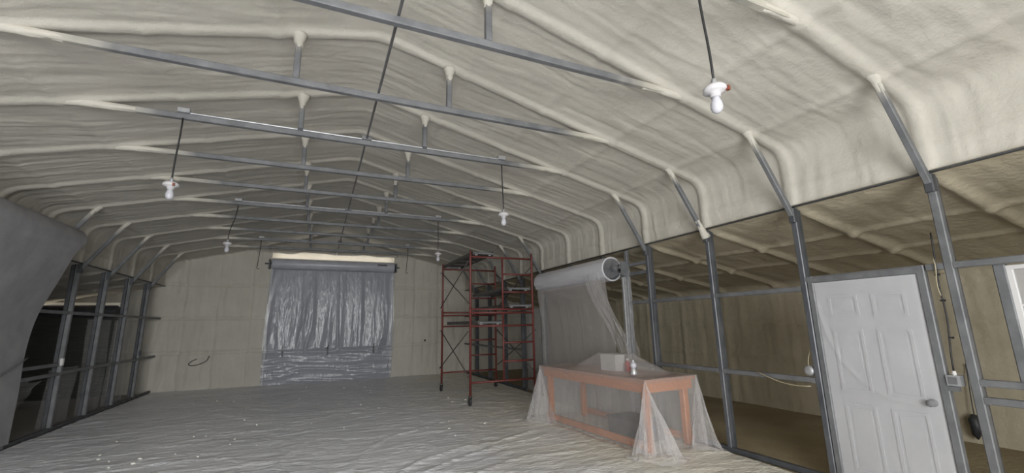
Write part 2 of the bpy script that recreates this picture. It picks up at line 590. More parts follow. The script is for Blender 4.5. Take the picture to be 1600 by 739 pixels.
# far end wall: sprayed foam with openings for two roll-up doors
DX0, DX1, DZ1 = -1.43, 2.29, 4.02         # main far opening
LX0, LX1, LZ1 = -6.95, -4.98, 2.42        # left lean-to opening
st = 0.035
xs = np.arange(XLO - 0.1, XRO + 0.1, st)
zs = np.arange(-0.02, 4.85, st)
for v in (DX0, DX1, LX0, LX1):
    xs[np.argmin(abs(xs - v))] = v
for v in (DZ1, LZ1):
    zs[np.argmin(abs(zs - v))] = v
Zg, Xg = np.meshgrid(zs, xs, indexing='ij')
D = 0.034 * fbm(Xg * 8, Zg * 1.2, 77, 3) + 0.012 * fbm(Xg * 2.5, Zg * 2.5, 78, 3)
for zc in (1.02, 1.98, 2.95):
    D -= 0.06 * np.exp(-((Zg - zc + 0.03 * fbm(Xg * 1.5, Zg * 0, 4, 2)) / 0.03) ** 2)
for xc in (-3.55, -2.75, -1.9, 3.05, 3.9):
    D -= 0.045 * np.exp(-((Xg - xc + 0.03 * fbm(Zg * 1.5, Xg * 0, 14, 2)) / 0.03) ** 2)
c = 0.5 * st
hole = ((Xg + c > DX0) & (Xg + c < DX1) & (Zg + c < DZ1)) | ((Xg + c > LX0) & (Xg + c < LX1) & (Zg + c < LZ1))
wb = grid_mesh('wall_back', np.stack([Xg, YF - 0.05 - D, Zg], -1), 'foam', mask=~hole)
tag(wb, kind='structure')
# foam-coated lining inside the far opening, above the drum
b = MB()
b.add([(DX0 - .05, YF - .07, DZ1), (DX1 + .05, YF - .07, DZ1), (DX1 + .05, YF + .16, DZ1 + .03), (DX0 - .05, YF + .16, DZ1 + .03),
       (DX0 - .05, YF + .16, 3.5), (DX1 + .05, YF + .16, 3.5)], [(0, 1, 2, 3), (3, 2, 5, 4)])
for xx in (DX0, DX1):
    b.add([(xx, YF - .07, -.02), (xx, YF + .16, -.02), (xx, YF + .16, DZ1 + .03), (xx, YF - .07, DZ1)], [(0, 1, 2, 3)])
b.build('opening_lining', 'foam', wb)

lip = np.linspace(DX0 - .1, DX1 + .1, 60)
MB().tube([(x, YF - .10 + .02 * float(vnoise(x * 3, 2.0, 4)), DZ1 + .01 + .03 * float(vnoise(x * 2.2, 7.0, 5))) for x in lip], [.05 + .02 * float(vnoise(x * 3.1, 1.0, 9)) for x in lip], 10).build('foam_lip', 'foam', wb, True)

# near end wall behind the camera, with the open doorway that lets the daylight in
b = MB()
for x0, x1, z0, z1 in ((XLO - .1, -2.9, -.05, 4.85), (1.7, XRO + .1, -.05, 4.85), (-2.9, 1.7, 3.45, 4.85)):
    b.box(x0, x1, YN - 0.12, YN, z0, z1)
wn = b.build('wall_front', 'foam')
tag(wn, kind='structure')
gr = MB().box(-30, 30, YN - 40, YN - 9, -0.2, -0.04).build('ground', 'ground')
tag(gr, kind='structure')

# ------------------------------------------------------------------ post-and-girt side walls
T = 0.063


def side_wall(name, x, sgn, posts, girts, sills, jambs):
    """sgn = +1: the lean-to lies towards +x"""
    w = MB().beam((x + sgn * 0.012, YN, 2.882), (x + sgn * 0.012, YF, 2.882), 0.05, 0.012, side=(1, 0, 0)).build(name, 'steel_dark')
    tag(w, kind='structure')
    for y, z0, z1 in posts:
        MB().beam((x + sgn * T / 2, y, z0), (x + sgn * T / 2, y, z1), T, T).build('post', 'steel_post' if (sgn > 0 and y > 2.5) else 'steel', w)
        MB().beam((x + sgn * (T * 1.5 + 0.008), y + 0.018, z0), (x + sgn * (T * 1.5 + 0.008), y + 0.018, z1), T, T).build('lean_to_post', 'steel_dark', w)
        if z0 < 0.1:
            MB().box(x - 0.005 if sgn > 0 else x - 0.14, x + 0.14 if sgn > 0 else x + 0.005, y - 0.04, y + 0.04, z0, z0 + 0.012).build('foot_plate', 'steel_dark', w)
    for y0, y1, z in girts:
        MB().beam((x + sgn * 0.032, y0 + T / 2, z), (x + sgn * 0.032, y1 - T / 2, z), 0.058, 0.055, side=(1, 0, 0)).build('girt', 'steel', w)
        for yb in (y0 + T / 2 + 0.02, y1 - T / 2 - 0.02):
            MB().box(x + sgn * 0.002 - 0.002, x + sgn * 0.002 + 0.002, yb - 0.02, yb + 0.02, z - 0.026, z + 0.026).build('girt_clip', 'steel', w)
    for y0, y1 in sills:
        MB().beam((x + sgn * 0.03, y0, 0.03), (x + sgn * 0.03, y1, 0.03), 0.064, 0.06, side=(1, 0, 0)).build('sill', 'steel_dark', w)
    for y, z0, z1 in jambs:
        MB().beam((x + sgn * T / 2, y, z0), (x + sgn * T / 2, y, z1), T, T).build('door_jamb', 'steel', w)
    return w


full = lambda ks: [(YK(k), 0.0, 2.86) for k in ks]
rposts = full((-4, -3, -2, -1, 0, 1, 2, 3, 6, 7, 8, 9, 10)) + [(YK(4), 2.80, 2.86), (YK(5), 2.80, 2.86)]
JY = 5.98
rg = [(YK(1), YK(2), 1.955), (YK(2), YK(3), 1.955), (YK(1), YK(2), 0.985), (YK(2), YK(3), 0.985),
      (YK(3), JY, 1.955), (YK(3), JY, 0.95), (YK(3), JY, 2.60), (YK(3), JY, 2.44),
      (YK(-1), YK(0), 1.10), (YK(-1), YK(0), 0.965), (YK(-1), YK(0), 2.05), (1.97, YK(1), 2.05), (YK(0), 1.97, 2.05)]
for k in (7, 8, 9, 10):
    rg += [(YK(k), YK(k + 1), 1.955), (YK(k), YK(k + 1), 0.985)]
WR = side_wall('wall_right', XR, 1, rposts, rg, [(YN, 1.98), (2.94, JY - 0.03), (YK(7) - 0.2, YF)], [(JY, 0, 2.86)])
MB().beam((XR + 0.032, JY, 2.44), (XR + 0.032, YK(6), 2.44), 0.06, 0.06, side=(1, 0, 0)).build('door_header', 'steel', WR)

lposts = full((6, 7, 8, 9, 10)) + full((-4, -3, -2, -1, 0, 1))
lg = [(YK(6), YK(7), 1.10), (YK(6), YK(7), 0.94)]
for k in (7, 8, 9, 10):
    lg += [(YK(k), YK(k + 1), 1.985), (YK(k), YK(k + 1), 0.955)]
lg += [(YK(6), YK(7), 1.985)]
WL = side_wall('wall_left', XL, -1, lposts, lg, [(YK(6) - 0.02, YF)], [])

# ------------------------------------------------------------------ trusses
ORD = ['nearest', 'second', 'third', 'fourth', 'fifth', 'sixth', 'seventh', 'eighth', 'ninth', 'tenth']
CZ = 3.951


def sleeve(a, b, r0, r1, n=10, seed=0):
    """lumpy foam coat on a tube from a (thick) to b (feathered)"""
    a, b = Vector(a), Vector(b)
    rs = random.Random(seed)
    pts, rr = [], []
    for i in range(8):
        t = i / 7
        pts.append(a.lerp(b, t) + Vector((rs.uniform(-1, 1), rs.uniform(-1, 1), rs.uniform(-1, 1))) * 0.004)
        rr.append((r1 + (r0 - r1) * (1 - t) ** 1.7) * (1 + rs.uniform(-.05, .05)))
    return MB().tube(pts, rr, n)


def truss(k):
    y = YK(k)
    if k == 0:
        lab = 'steel roof tie closest to the camera, only its foamed right end and brace in view'
    elif k == 10:
        lab = 'farthest steel roof truss, just in front of the far roll-up door'
    else:
        lab = ORD[k - 1] + ' full steel roof truss from the camera with two short upright struts'
        if k in (3, 6, 9):
            lab = ORD[k - 1] + ' full steel roof truss from the camera, with conduit and drop cords on it'
    t = thing('roof_truss', (XC, y, CZ), lab, 'truss', 'steel trusses under the foamed roof')
    MB().beam((XC - 2.86, y, CZ), (XC + 2.86, y, CZ), T, T).build('bottom_chord', 'steel_chord', t)
    for s in (-1, 1):
        x = XC + s * 0.757
        zt = zroof(0.757) - 0.05
        MB().beam((x, y, CZ + T / 2), (x, y, zt + 0.03), 0.056, 0.056).build('strut', 'steel_strut', t)
        sleeve((x, y, zt + 0.02), (x, y, zt - 0.12 - 0.10 * random.random()), 0.075, 0.033, seed=k * 7 + s).build('foam_coating', 'foam', t, True)
        # chord end, sprayed over where it meets the rafter
        xe = XC + s * 3.08
        L = 0.55 + 0.25 * random.random()
        sleeve((xe, y, CZ - 0.006), (xe - s * L, y, CZ), 0.058, 0.034, seed=k * 11 + s).build('foam_coating', 'foam', t, True)
        # corner brace from post to rafter
        has = (s > 0 and k not in (4, 5)) or (s < 0 and (k >= 6 or k < 2))
        if has:
            xb, xt = XC + s * 4.44, XC + s * 3.88
            a = Vector((xb, y, 2.79))
            bb = Vector((xt, y, 3.70))
            MB().beam(a, bb, 0.052, 0.06).build('corner_brace', 'steel_brace', t)
            d = (bb - a).normalized()
            sleeve(bb + d * 0.02, bb - d * 0.16, 0.062, 0.030, seed=k * 13 + s).build('foam_coating', 'foam', t, True)
            if k == 2 and s > 0:
                sleeve(a - d * 0.03, a + d * 0.24, 0.064, 0.032, seed=99).build('foam_coating', 'foam', t, True)
            MB().beam((xb + s * 0.018, y, 2.70), (xb + s * 0.018, y, 2.86), 0.068, 0.075).build('bracket', 'steel_dark', t)
    return t


for k in range(0, 11):
    truss(k)

# ------------------------------------------------------------------ conduit and hanging lamps
t = thing('conduit_line', (XC, 8, 4.0), 'long grey conduit running lengthwise over all the roof trusses', 'conduit')
MB().tube([(XC + 0.008, YN + 0.05, 4.0), (XC + 0.008, YF - 0.1, 4.0)], 0.0125, 8).build('pipe', 'conduit', t)
LX = (-1.50, 2.29)
for k, nm in ((0, 'truss nearest the camera'), (3, 'third truss'), (6, 'sixth truss'), (9, 'ninth truss')):
    y = YK(k) - 0.012
    t = thing('cross_conduit', (XC, y, 4.0), 'thin metal conduit lying along the top of the ' + nm, 'conduit', 'conduits along the trusses')
    MB().tube([(LX[0] - 0.05, y, 3.997), (LX[1] + 0.05, y, 3.997)], 0.0115, 8).build('pipe', 'zinc', t)
    MB().beam((XC - 0.05, y - 0.01, 4.01), (XC + 0.065, y - 0.01, 4.01), 0.06, 0.055).build('junction_box', 'steel', t)
    for x in LX:
        MB().box(x - 0.055, x + 0.055, y - 0.04, y + 0.03, 3.985, 4.035).build('outlet_box', 'zinc', t)
    for s in (-1, 1):
        MB().box(XC + s * .757 - .03, XC + s * .757 + .03, y - 0.018, y + 0.018, 3.985, 4.014).build('pipe_strap', 'steel_dark', t)


def bez(p0, p1, p2, p3, n=10):
    p0, p1, p2, p3 = map(Vector, (p0, p1, p2, p3))
    return [p0 * (1 - t) ** 3 + p1 * 3 * t * (1 - t) ** 2 + p2 * 3 * t * t * (1 - t) + p3 * t ** 3 for t in [i / n for i in range(n + 1)]]


def lamp(x, y, zt, zb, label, sway, big=True):
    e = Vector((x + sway, y - 0.03, zb))
    t = thing('hanging_lamp', e, label, 'lamp', 'bare bulb lamps on black cords')
    MB().tube(bez((x, y - .035, zt), (x, y - .035, zt - (zt - zb) * .4), (x + sway, y - .03, zb + (zt - zb) * .5), e + Vector((0, 0, 0.11))), 0.0085, 7).build('cord', 'black_cord', t, True)
    MB().lathe([(0.011, 0.05), (0.017, 0.045), (0.02, 0.02), (0.017, 0.0)], e + Vector((0, 0, 0.07)), 10).build('cord_grip', 'zinc', t, True)
    MB().lathe([(0.03, 0.072), (0.055, 0.068), (0.072, 0.05), (0.074, 0.03), (0.06, 0.022), (0.035, 0.012), (0.032, -0.01)], e, 18).build('lamp_holder', 'porcelain', t, True)
    if big:
        MB().box(e.x + 0.03, e.x + 0.05, e.y - 0.075, e.y - 0.055, e.z + 0.015, e.z + 0.045).build('exposed_wire', 'red_wire', t)
    MB().lathe([(0.024, -0.01), (0.027, -0.03), (0.036, -0.055), (0.038, -0.08), (0.033, -0.103), (0.018, -0.118), (0.004, -0.122)], e, 14).build('bulb', 'bulb_white', t, True)
    return t


lamp(2.20, YK(0), 3.92, 3.05, 'bare white bulb on black cord nearest the camera, at upper right', 0.05)
lamp(-1.50, YK(3), 3.92, 3.11, 'white bulb hanging left of the far door from the third truss', -0.02)
lamp(2.29, YK(3), 3.90, 3.12, 'white bulb hanging above the red scaffold from the third truss', 0.02, False)
lamp(-1.50, YK(6), 3.90, 3.13, 'small distant bulb hanging at left from the sixth truss', -0.10, False)
lamp(2.29, YK(6), 3.90, 3.13, 'small distant bulb hanging just left of the red scaffold top', 0.01, False)
for x, nm in ((-1.50, 'left'), (2.31, 'right')):
    y = YK(9) - 0.04
    t = thing('drop_cord', (x, y, 3.15), 'bare dark cord without a bulb hanging at the %s upper corner of the far door' % nm, 'cord', 'bare cords by the far door')
    MB().tube(bez((x, y, 3.92), (x, y, 3.6), (x - .03, y, 3.4), (x - 0.03, y, 3.25)) + [Vector((x - .05, y, 3.20)), Vector((x - .01, y, 3.16)), Vector((x + .02, y, 3.19))], 0.009, 6).build('cable', 'black_cord', t, True)

# ------------------------------------------------------------------ roll-up doors
def corrugated(axis, c, a0, a1, z0, z1, pitch=0.075, amp=0.007):
    zs = np.arange(z0, z1 + pitch / 6, pitch / 6)
    off = amp * np.sin(2 * np.pi * zs / pitch)
    v, f = [], []
    for z, o in zip(zs, off):
        if axis == 'x':     # spans x, faces -y
            v += [(a0, c + o, z), (a1, c + o, z)]
        else:               # spans y, faces -x
            v += [(c + o, a0, z), (c + o, a1, z)]
    for i in range(len(zs) - 1):
        f.append((2 * i, 2 * i + 1, 2 * i + 3, 2 * i + 2))
    return MB().add(v, f)


def empty_struct(name, loc):
    o = bpy.data.objects.new(name, None)
    COL.objects.link(o)
    o.location = loc
    o['kind'] = 'structure'
    return o


# far door of the main hall
d2 = empty_struct('door_2', (XC, YF, 0))
corrugated('x', YF + 0.06, DX0, DX1, -0.04, 3.62).build('curtain', 'curtain', d2, True)
DZC, DYC = 3.62, YF - 0.20
MB().lathe([(0.05, -0.02), (0.165, 0), (0.17, 0.02), (0.17, 3.66), (0.165, 3.68), (0.05, 3.70)], (DX0 + 0.02, DYC, DZC), 28, axis='x').build('drum', 'drum_wrap_far', d2, True)
for x in (DX0 - 0.06, DX1 + 0.03):
    MB().box(x - 0.01, x + 0.03, DYC - 0.12, YF - 0.03, DZC - 0.16, DZC + 0.13).build('bracket', 'steel_dark', d2)
    MB().tube([(x - 0.12, DYC, DZC), (x + 0.14, DYC, DZC)], 0.02, 8).build('axle', 'steel_dark', d2)
s_ = MB()
for i, (a, w) in enumerate(((0, .05), (.06, .03), (.10, .06), (.17, .04), (.22, .07))):
    s_.box(1.72 + a, 1.72 + a + w, DYC - 0.176, DYC - 0.160, DZC + 0.035, DZC + 0.075)
s_.build('label_strip', 'sticker', d2)
MB().box(1.70, 2.03, DYC - 0.172, DYC - 0.15, DZC + 0.02, DZC + 0.03).build('label_strip', 'sticker', d2)
for x in (DX0 + 0.02, DX1 - 0.02):
    MB().beam((x, YF - 0.03, 0), (x, YF - 0.03, DZC), 0.06, 0.05).build('guide_rail', 'zinc', d2)
for x in (-0.93, 0.33, 1.72):
    MB().box(x - 0.02, x + 0.02, YF - 0.16, YF - 0.12, 0.80, 1.0).build('latch', 'steel_dark', d2)
    MB().tube([(x - 0.02, YF - .15, 0.98), (x + 0.01, YF - .17, 1.12)], 0.012, 6).build('latch_handle', 'steel_dark' if x > 0 else 'zinc', d2)

# plastic hung over the far door: vertical gathers above, a taut skirt below
xs = np.linspace(DX0 - 0.02, DX1 + 0.02, 210)
zs = np.linspace(0.0, 3.50, 120)
Zg, Xg = np.meshgrid(zs, xs, indexing='ij')
up = sstep(0.85, 1.05, Zg)
amp = up * (0.3 + 0.7 * (1 - sstep(1.2, 3.4, Zg)))
fold = fbm(Xg * 3.6 + 0.15 * fbm(Zg * 1.5, Xg, 3, 2), Zg * 0.25, 5, 3)
fold2 = np.clip(1 - np.abs(fbm(Xg * 2.3 + 0.35 * Zg * (Xg - XC) * .15, Zg * 0.22, 15, 2)) * 3, 0, 1) ** 2
Yd = 0.045 * fold * amp + 0.05 * fold2 * amp
skirt = np.clip(1 - np.abs(fbm(Xg * 0.5, Zg * 6 + Xg * .25, 25, 3)) * 2.5, 0, 1) ** 2
Yd += (1 - up) * 0.035 * skirt
Yd += 0.045 * np.exp(-((Zg - 0.93) / 0.05) ** 2) * (1 - .5 * np.abs(np.sin(Xg * 2.5)))
Xs = Xg + (Xg - XC) * 0.015 * np.sin(Zg * 1.1)
hole = ((Xg - 1.93) / 0.10) ** 2 + ((Zg - 1.0 - (Xg - 1.93) * 1.5) / 0.25) ** 2 < 1
sheet = grid_mesh('plastic_sheet', np.stack([Xs, YF - 0.09 - Yd, Zg], -1), 'film_door', mask=~hole)
tag(sheet, 'bluish translucent plastic sheet hung in folds over the far roll-up door', 'plastic sheet')

# left lean-to far door, dark, seen between the left posts
d5 = empty_struct('door_5', ((LX0 + LX1) / 2, YF, 0))
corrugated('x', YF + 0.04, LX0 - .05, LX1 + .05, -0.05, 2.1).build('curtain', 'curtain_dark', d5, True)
MB().lathe([(0.04, -0.02), (0.155, 0), (0.16, 0.02), (0.16, 1.95), (0.155, 1.97), (0.04, 2.0)], (LX0 + 0.02, YF - 0.22, 2.18), 24, axis='x').build('drum', 'steel_dark', d5, True)
MB().box(LX1 + 0.0, LX1 + 0.03, YF - 0.34, YF - 0.05, 2.02, 2.30).build('bracket', 'steel_dark', d5)
MB().tube([(LX1 - .02, YF - 0.22, 2.18), (LX1 + 0.12, YF - 0.22, 2.18)], 0.02, 8).build('axle', 'steel_dark', d5)
MB().box(LX0, LX1, YF + 0.1, YF + 0.12, 1.9, 2.5).build('back_panel', 'foam', d5)

# right-hand roll-up door beside the scaffold
RY0, RY1 = 6.17, 8.80
d3 = empty_struct('door_3', (XR, (RY0 + RY1) / 2, 0))
RCX, RCZ, RR = 4.70, 2.56, 0.215
v, f = [], []
ny, na = 60, 40
for i in range(ny + 1):
    y = RY0 + (RY1 - RY0) * i / ny
    for a in range(na):
        th = 2 * math.pi * a / na
        rr = RR + 0.006 * math.sin(a * math.pi) + 0.004 * math.sin(10 * th) + 0.003 * math.sin(17 * th + y * 2)
        v.append((RCX + rr * math.cos(th), y, RCZ + rr * math.sin(th)))
for i in range(ny):
    for a in range(na):
        f.append((i * na + a, i * na + (a + 1) % na, (i + 1) * na + (a + 1) % na, (i + 1) * na + a))
dr = MB().add(v, f).build('drum', 'drum_wrap', d3, True)
MB().lathe([(0.05, 0.05), (0.17, 0.05), (0.175, 0.03), (0.182, 0.0), (0.19, -0.005)], (RCX, RY0 + 0.01, RCZ), 28, axis='y').build('drum_end', 'steel_dark', d3)
MB().tube([(RCX + (RR - .012) * math.cos(a * math.pi / 16), RY0, RCZ + (RR - .012) * math.sin(a * math.pi / 16)) for a in range(33)], 0.016, 8).build('drum_rim', 'drum_wrap', d3, True)
for i in range(10):
    a = 2 * math.pi * i / 10
    MB().beam((RCX + 0.06 * math.cos(a), RY0, RCZ + 0.06 * math.sin(a)), (RCX + 0.165 * math.cos(a), RY0, RCZ + 0.165 * math.sin(a)), 0.03, 0.025, side=(0, 1, 0)).build('spoke', 'steel_dark', d3)
MB().lathe([(0.045, -0.12), (0.06, -0.1), (0.06, 0.02), (0.05, 0.03)], (RCX, RY0, RCZ), 16, axis='y').build('hub', 'sticker', d3)
MB().lathe([(0.18, 0), (0.19, 0.02), (0.05, 0.04)], (RCX, RY1 - 0.01, RCZ), 24, axis='y').build('drum_end', 'steel', d3)
MB().tube([(RCX, RY0 - 0.24, RCZ), (RCX, RY0, RCZ)], 0.03, 10).build('axle', 'steel', d3)
MB().box(RCX + 0.0, XR, RY0 - 0.26, RY0 - 0.245, RCZ - 0.13, RCZ + 0.10).build('bracket', 'steel', d3)
MB().box(RCX - 0.12, XR, RY1 + 0.06, RY1 + 0.075, RCZ - 0.13, RCZ + 0.15).build('bracket', 'zinc', d3)
MB().beam((XR - 0.03, JY + 0.04, 0), (XR - 0.03, JY + 0.04, 2.4), 0.05, 0.07).build('guide_rail', 'zinc', d3)
MB().beam((XR - 0.03, YK(6) - 0.05, 0), (XR - 0.03, YK(6) - 0.05, 2.4), 0.05, 0.07).build('guide_rail', 'zinc', d3)

# clear film hanging from that drum
ys = np.linspace(6.20, 8.80, 150)
zs = np.linspace(0.112, 1.0, 70)
Vg, Yg = np.meshgrid(zs, ys, indexing='ij')
th = np.clip(Vg / 0.22, 0, 1) * math.pi
drumx = RCX + 0.06 - (RR + 0.012) * np.sin(th)
drumz = RCZ + (RR + 0.012) * np.cos(th)
low = np.clip((Vg - 0.16) / 0.84, 0, 1)
xw = RCX - RR - 0.012 + 0.10 * low
top = Vg < 0.11
Xp = np.where(top, RCX - (RR + 0.012) * np.sin(np.clip(Vg / 0.11, 0, 1) * math.pi / 2), 0)
Zp = np.where(top, RCZ + (RR + 0.012) * np.cos(np.clip(Vg / 0.11, 0, 1) * math.pi / 2), 0)
lv = np.clip((Vg - 0.11) / 0.89, 0, 1)
Xl = RCX - 0.13 + 0.14 * sstep(0, .45, lv)
Zl = (RCZ - 0.185) * (1 - lv) + 0.01
fold = fbm(Yg * 4.2 + 0.3 * np.sin(Yg * 2), lv * 0.3, 51, 3)
sharp = np.clip(1 - np.abs(fbm(Yg * 2.4, lv * 0.15, 55, 2)) * 4, 0, 1) ** 2
Xl = Xl + (0.018 * fold - 0.06 * sharp * sstep(0.1, 0.5, vnoise(Yg * 1.3, 0 * Yg, 4))) * sstep(0, 0.25, lv)
P = np.stack([np.where(top, Xp, Xl), Yg, np.where(top, Zp, Zl)], -1)
sheet = grid_mesh('plastic_sheet', P, 'film_hang')
tag(sheet, 'hazy plastic film hanging from the right roll-up drum down behind the workbench', 'plastic sheet')

# gathered, crumpled film pulled across to the door jamb
us = np.linspace(0, 1, 46)
vs = np.linspace(0, 1, 50)
Vg, Ug = np.meshgrid(vs, us, indexing='ij')
ya = 6.20 + 0.50 * Ug
za = RCZ - RR * 0.3 + 0 * Ug
yb = 5.88 + 0.34 * Ug
ease = sstep(0, 1, Vg) * 0.75 + Vg * 0.25
Yp = ya * (1 - ease) + yb * ease
Zp = za * (1 - Vg) + 1.02 * Vg
Xp = (RCX - RR - 0.03) * (1 - ease) + 4.76 * ease
cr = fbm(Ug * 8, Vg * 1.5, 61, 3) * 0.06 + fbm(Ug * 10, Vg * 9, 65, 3) * 0.035 * sstep(0.4, 0.7, Vg)
Xp = Xp + cr
sheet = grid_mesh('gathered_plastic', np.stack([Xp, Yp, Zp], -1), 'film_cone')
tag(sheet, 'crumpled clear plastic gathered from the drum end to the door jamb', 'plastic sheet')
# strip of film bunched around the jamb
vs = np.linspace(0, 1, 60)
us = np.linspace(0, 1, 18)
Vg, Ug = np.meshgrid(vs, us, indexing='ij')
a = (Ug - 0.5) * 4.2
rad = 0.042 + 0.02 * fbm(Ug * 6, Vg * 7, 71, 3) + 0.05 * np.exp(-((Vg - 0.93) / 0.1) ** 2)
P = np.stack([XR - 0.01 - np.cos(a) * rad, JY - 0.03 - np.sin(a) * rad * 1.3, 2.5 - 1.45 * Vg], -1)
tag(grid_mesh('jamb_plastic', P, 'film'), 'narrow clear plastic bunched down the steel door jamb', 'plastic sheet')
# film over the drum end and bracket
us = np.linspace(0, 1, 24)
vs = np.linspace(0, 1, 30)
Vg, Ug = np.meshgrid(vs, us, indexing='ij')
a = math.pi * (0.15 + 1.2 * Ug)
rad = 0.205 * (1 - Vg) + 0.11 * Vg + 0.02 * fbm(Ug * 7, Vg * 4, 81, 3)
P = np.stack([RCX + 0.02 * Vg - np.cos(a) * rad * -1, RY0 + 0.02 - 0.30 * Vg, RCZ - 0.03 * Vg + np.sin(a) * rad], -1)
tag(grid_mesh('drum_cover', P, 'film'), 'clear plastic wrinkled over the open drum end and its bracket', 'plastic sheet')

# near left roll-up door, hidden under its dust-coated cover
LCX, LCZ, LR = -3.75, 3.10, 0.19
d4 = empty_struct('door_4', (XL, 6, 0))
MB().lathe([(0.05, 0), (LR, 0.0), (LR, 6.1), (0.05, 6.1)], (LCX, 3.0, LCZ), 24, axis='y').build('drum', 'curtain', d4, True)
corrugated('y', XL - 0.02, 3.0, YK(6) - 0.03, 0.02, 2.95).build('curtain', 'curtain', d4, True)
MB().box(XL, LCX + 0.15, 9.12, 9.135, LCZ - 0.12, LCZ + 0.10).build('bracket', 'steel_dark', d4)
rows = []
for i in range(15):
    a = math.pi * (0.95 - 0.95 * i / 14) if False else math.pi * (0.9 - 0.9 * i / 14)
    rows.append((LCX + (LR + .015) * math.cos(a), LCZ + (LR + .015) * math.sin(a), 9.12))
prof = [(-3.555, 3.0, 9.05), (-3.60, 2.88, 8.96), (-3.74, 2.55, 9.06), (-3.88, 2.22, 9.14), (-4.0, 1.94, 9.20), (-4.02, 1.6, 9.15), (-4.015, 1.27, 9.10), (-3.99, 0.9, 9.09), (-3.99, 0.5, 9.08), (-3.98, 0.01, 9.07)]
rows += prof
R_ = np.array(rows)
tt = np.linspace(0, len(R_) - 1, 110)
R2 = np.stack([np.interp(tt, np.arange(len(R_)), R_[:, i]) for i in range(3)], -1)
k5 = np.ones(5) / 5
for i in range(3):
    R2[:, i] = np.convolve(np.pad(R2[:, i], 2, mode='edge'), k5, 'valid')
us = np.linspace(0, 1, 120)
P = np.zeros((len(tt), 120, 3))
for j, u in enumerate(us):
    yv = 3.0 + (R2[:, 2] - 3.0) * u
    w = 0.025 * fbm(yv * 1.6 + R2[:, 1] * 0.8, R2[:, 1] * 0.9, 91, 3)
    onlow = sstep(2.9, 2.3, -R2[:, 1] * -1) if False else (R2[:, 1] < 2.95)
    P[:, j, 0] = R2[:, 0] + w * onlow * (0.4 + 0.6 * (1 - u ** 8))
    P[:, j, 1] = yv
    P[:, j, 2] = R2[:, 1]
cover = grid_mesh('door_cover', P, 'dusty_sheet')
tag(cover, 'dust-coated grey sheet draped over the near left roll-up door', 'plastic sheet')
MB().tube(bez((-3.985, 7.6, 0.75), (-3.985, 8.1, 0.93), (-3.985, 8.6, 1.07), (-3.985, 9.12, 1.275), 14), 0.012, 6).build('hem_fold', 'smudge', cover, True)

# ------------------------------------------------------------------ white panel door in the right wall
d1 = empty_struct('door_1', (XR, 2.46, 0))
DY0, DY1, DZ = 2.018, 2.905, 2.005
MB().beam((XR + .03, 1.985, 0), (XR + .03, 1.985, 2.075), 0.062, 0.062).build('frame_jamb', 'steel', d1)
MB().beam((XR + .03, 2.937, 0), (XR + .03, 2.937, 2.075), 0.062, 0.062).build('frame_jamb', 'steel', d1)
MB().beam((XR + .029, 1.99, 2.037), (XR + .029, 2.93, 2.037), 0.062, 0.062, side=(1, 0, 0)).build('frame_head', 'steel', d1)
leaf = MB().box(XR + 0.018, XR + 0.058, DY0, DY1, 0.01, DZ).build('leaf', 'door_white', d1)
for y0, y1 in ((2.13, 2.40), (2.52, 2.79)):
    for z0, z1 in ((1.64, 1.86), (0.92, 1.52), (0.18, 0.80)):
        b = MB()
        x = XR + 0.018
        # raised moulding ring around a slightly raised field
        for (ya, yb, za, zb) in ((y0, y1, z1 - .022, z1), (y0, y1, z0, z0 + .022), (y0, y0 + .022, z0 + .022, z1 - .022), (y1 - .022, y1, z0 + .022, z1 - .022)):
            b.box(x - 0.010, x + 0.004, ya, yb, za, zb)
        b.box(x - 0.005, x + 0.004, y0 + 0.05, y1 - 0.05, z0 + 0.05, z1 - 0.05)
        b.build('panel', 'door_white', leaf)
MB().lathe([(0.033, 0), (0.033, -0.008), (0.014, -0.012), (0.012, -0.035), (0.028, -0.045), (0.03, -0.058), (0.02, -0.068)], (XR + .018, 2.085, 0.90), 14, axis='x').build('knob', 'smudge', leaf, True)
# film over the door with one long diagonal crease
ys = np.linspace(DY0 + 0.004, DY1 - 0.004, 70)
zs = np.linspace(0.0, 1.995, 120)
Zg, Yg = np.meshgrid(zs, ys, indexing='ij')
crease = [(2.90, 1.80), (2.84, 1.45), (2.75, 1.22), (2.60, 1.03), (2.40, 0.90), (2.12, 0.86)]
dm = np.full(Yg.shape, 9.0)
for (ay, az), (by, bz) in zip(crease[:-1], crease[1:]):
    L2 = (by - ay) ** 2 + (bz - az) ** 2
    t_ = np.clip(((Yg - ay) * (by - ay) + (Zg - az) * (bz - az)) / L2, 0, 1)
    dm = np.minimum(dm, np.hypot(Yg - ay - t_ * (by - ay), Zg - az - t_ * (bz - az)))
off = 0.012 + 0.012 * np.exp(-(dm / 0.02) ** 2) + 0.003 * fbm(Yg * 5 + Zg * 3, Zg * 2 - Yg, 7, 3)
film = grid_mesh('film', np.stack([XR + 0.008 - off, Yg, Zg], -1), 'film_white', d1)

# framed window next to the nearest right post
w1 = empty_struct('window_1', (XR, 1.2, 1.1))
MB().beam((XR + .09, 1.515, 1.12), (XR + .09, 1.515, 2.05), 0.07, 0.06).build('frame_jamb', 'steel', w1)
MB().beam((XR + .09, 0.66, 1.12), (XR + .09, 0.66, 2.05), 0.07, 0.06).build('frame_jamb', 'steel', w1)
for (a, b_) in (((XR + .09, 1.465, 1.13), (XR + .09, 1.465, 2.01)), ((XR + .09, 0.71, 1.13), (XR + .09, 0.71, 2.01))):
    MB().beam(a, b_, 0.04, 0.035).build('sash', 'box_white', w1)
MB().beam((XR + .09, .69, 1.995), (XR + .09, 1.485, 1.995), 0.04, 0.035, side=(1, 0, 0)).build('sash', 'box_white', w1)
MB().beam((XR + .09, .69, 1.14), (XR + .09, 1.485, 1.14), 0.04, 0.035, side=(1, 0, 0)).build('sash', 'box_white', w1)
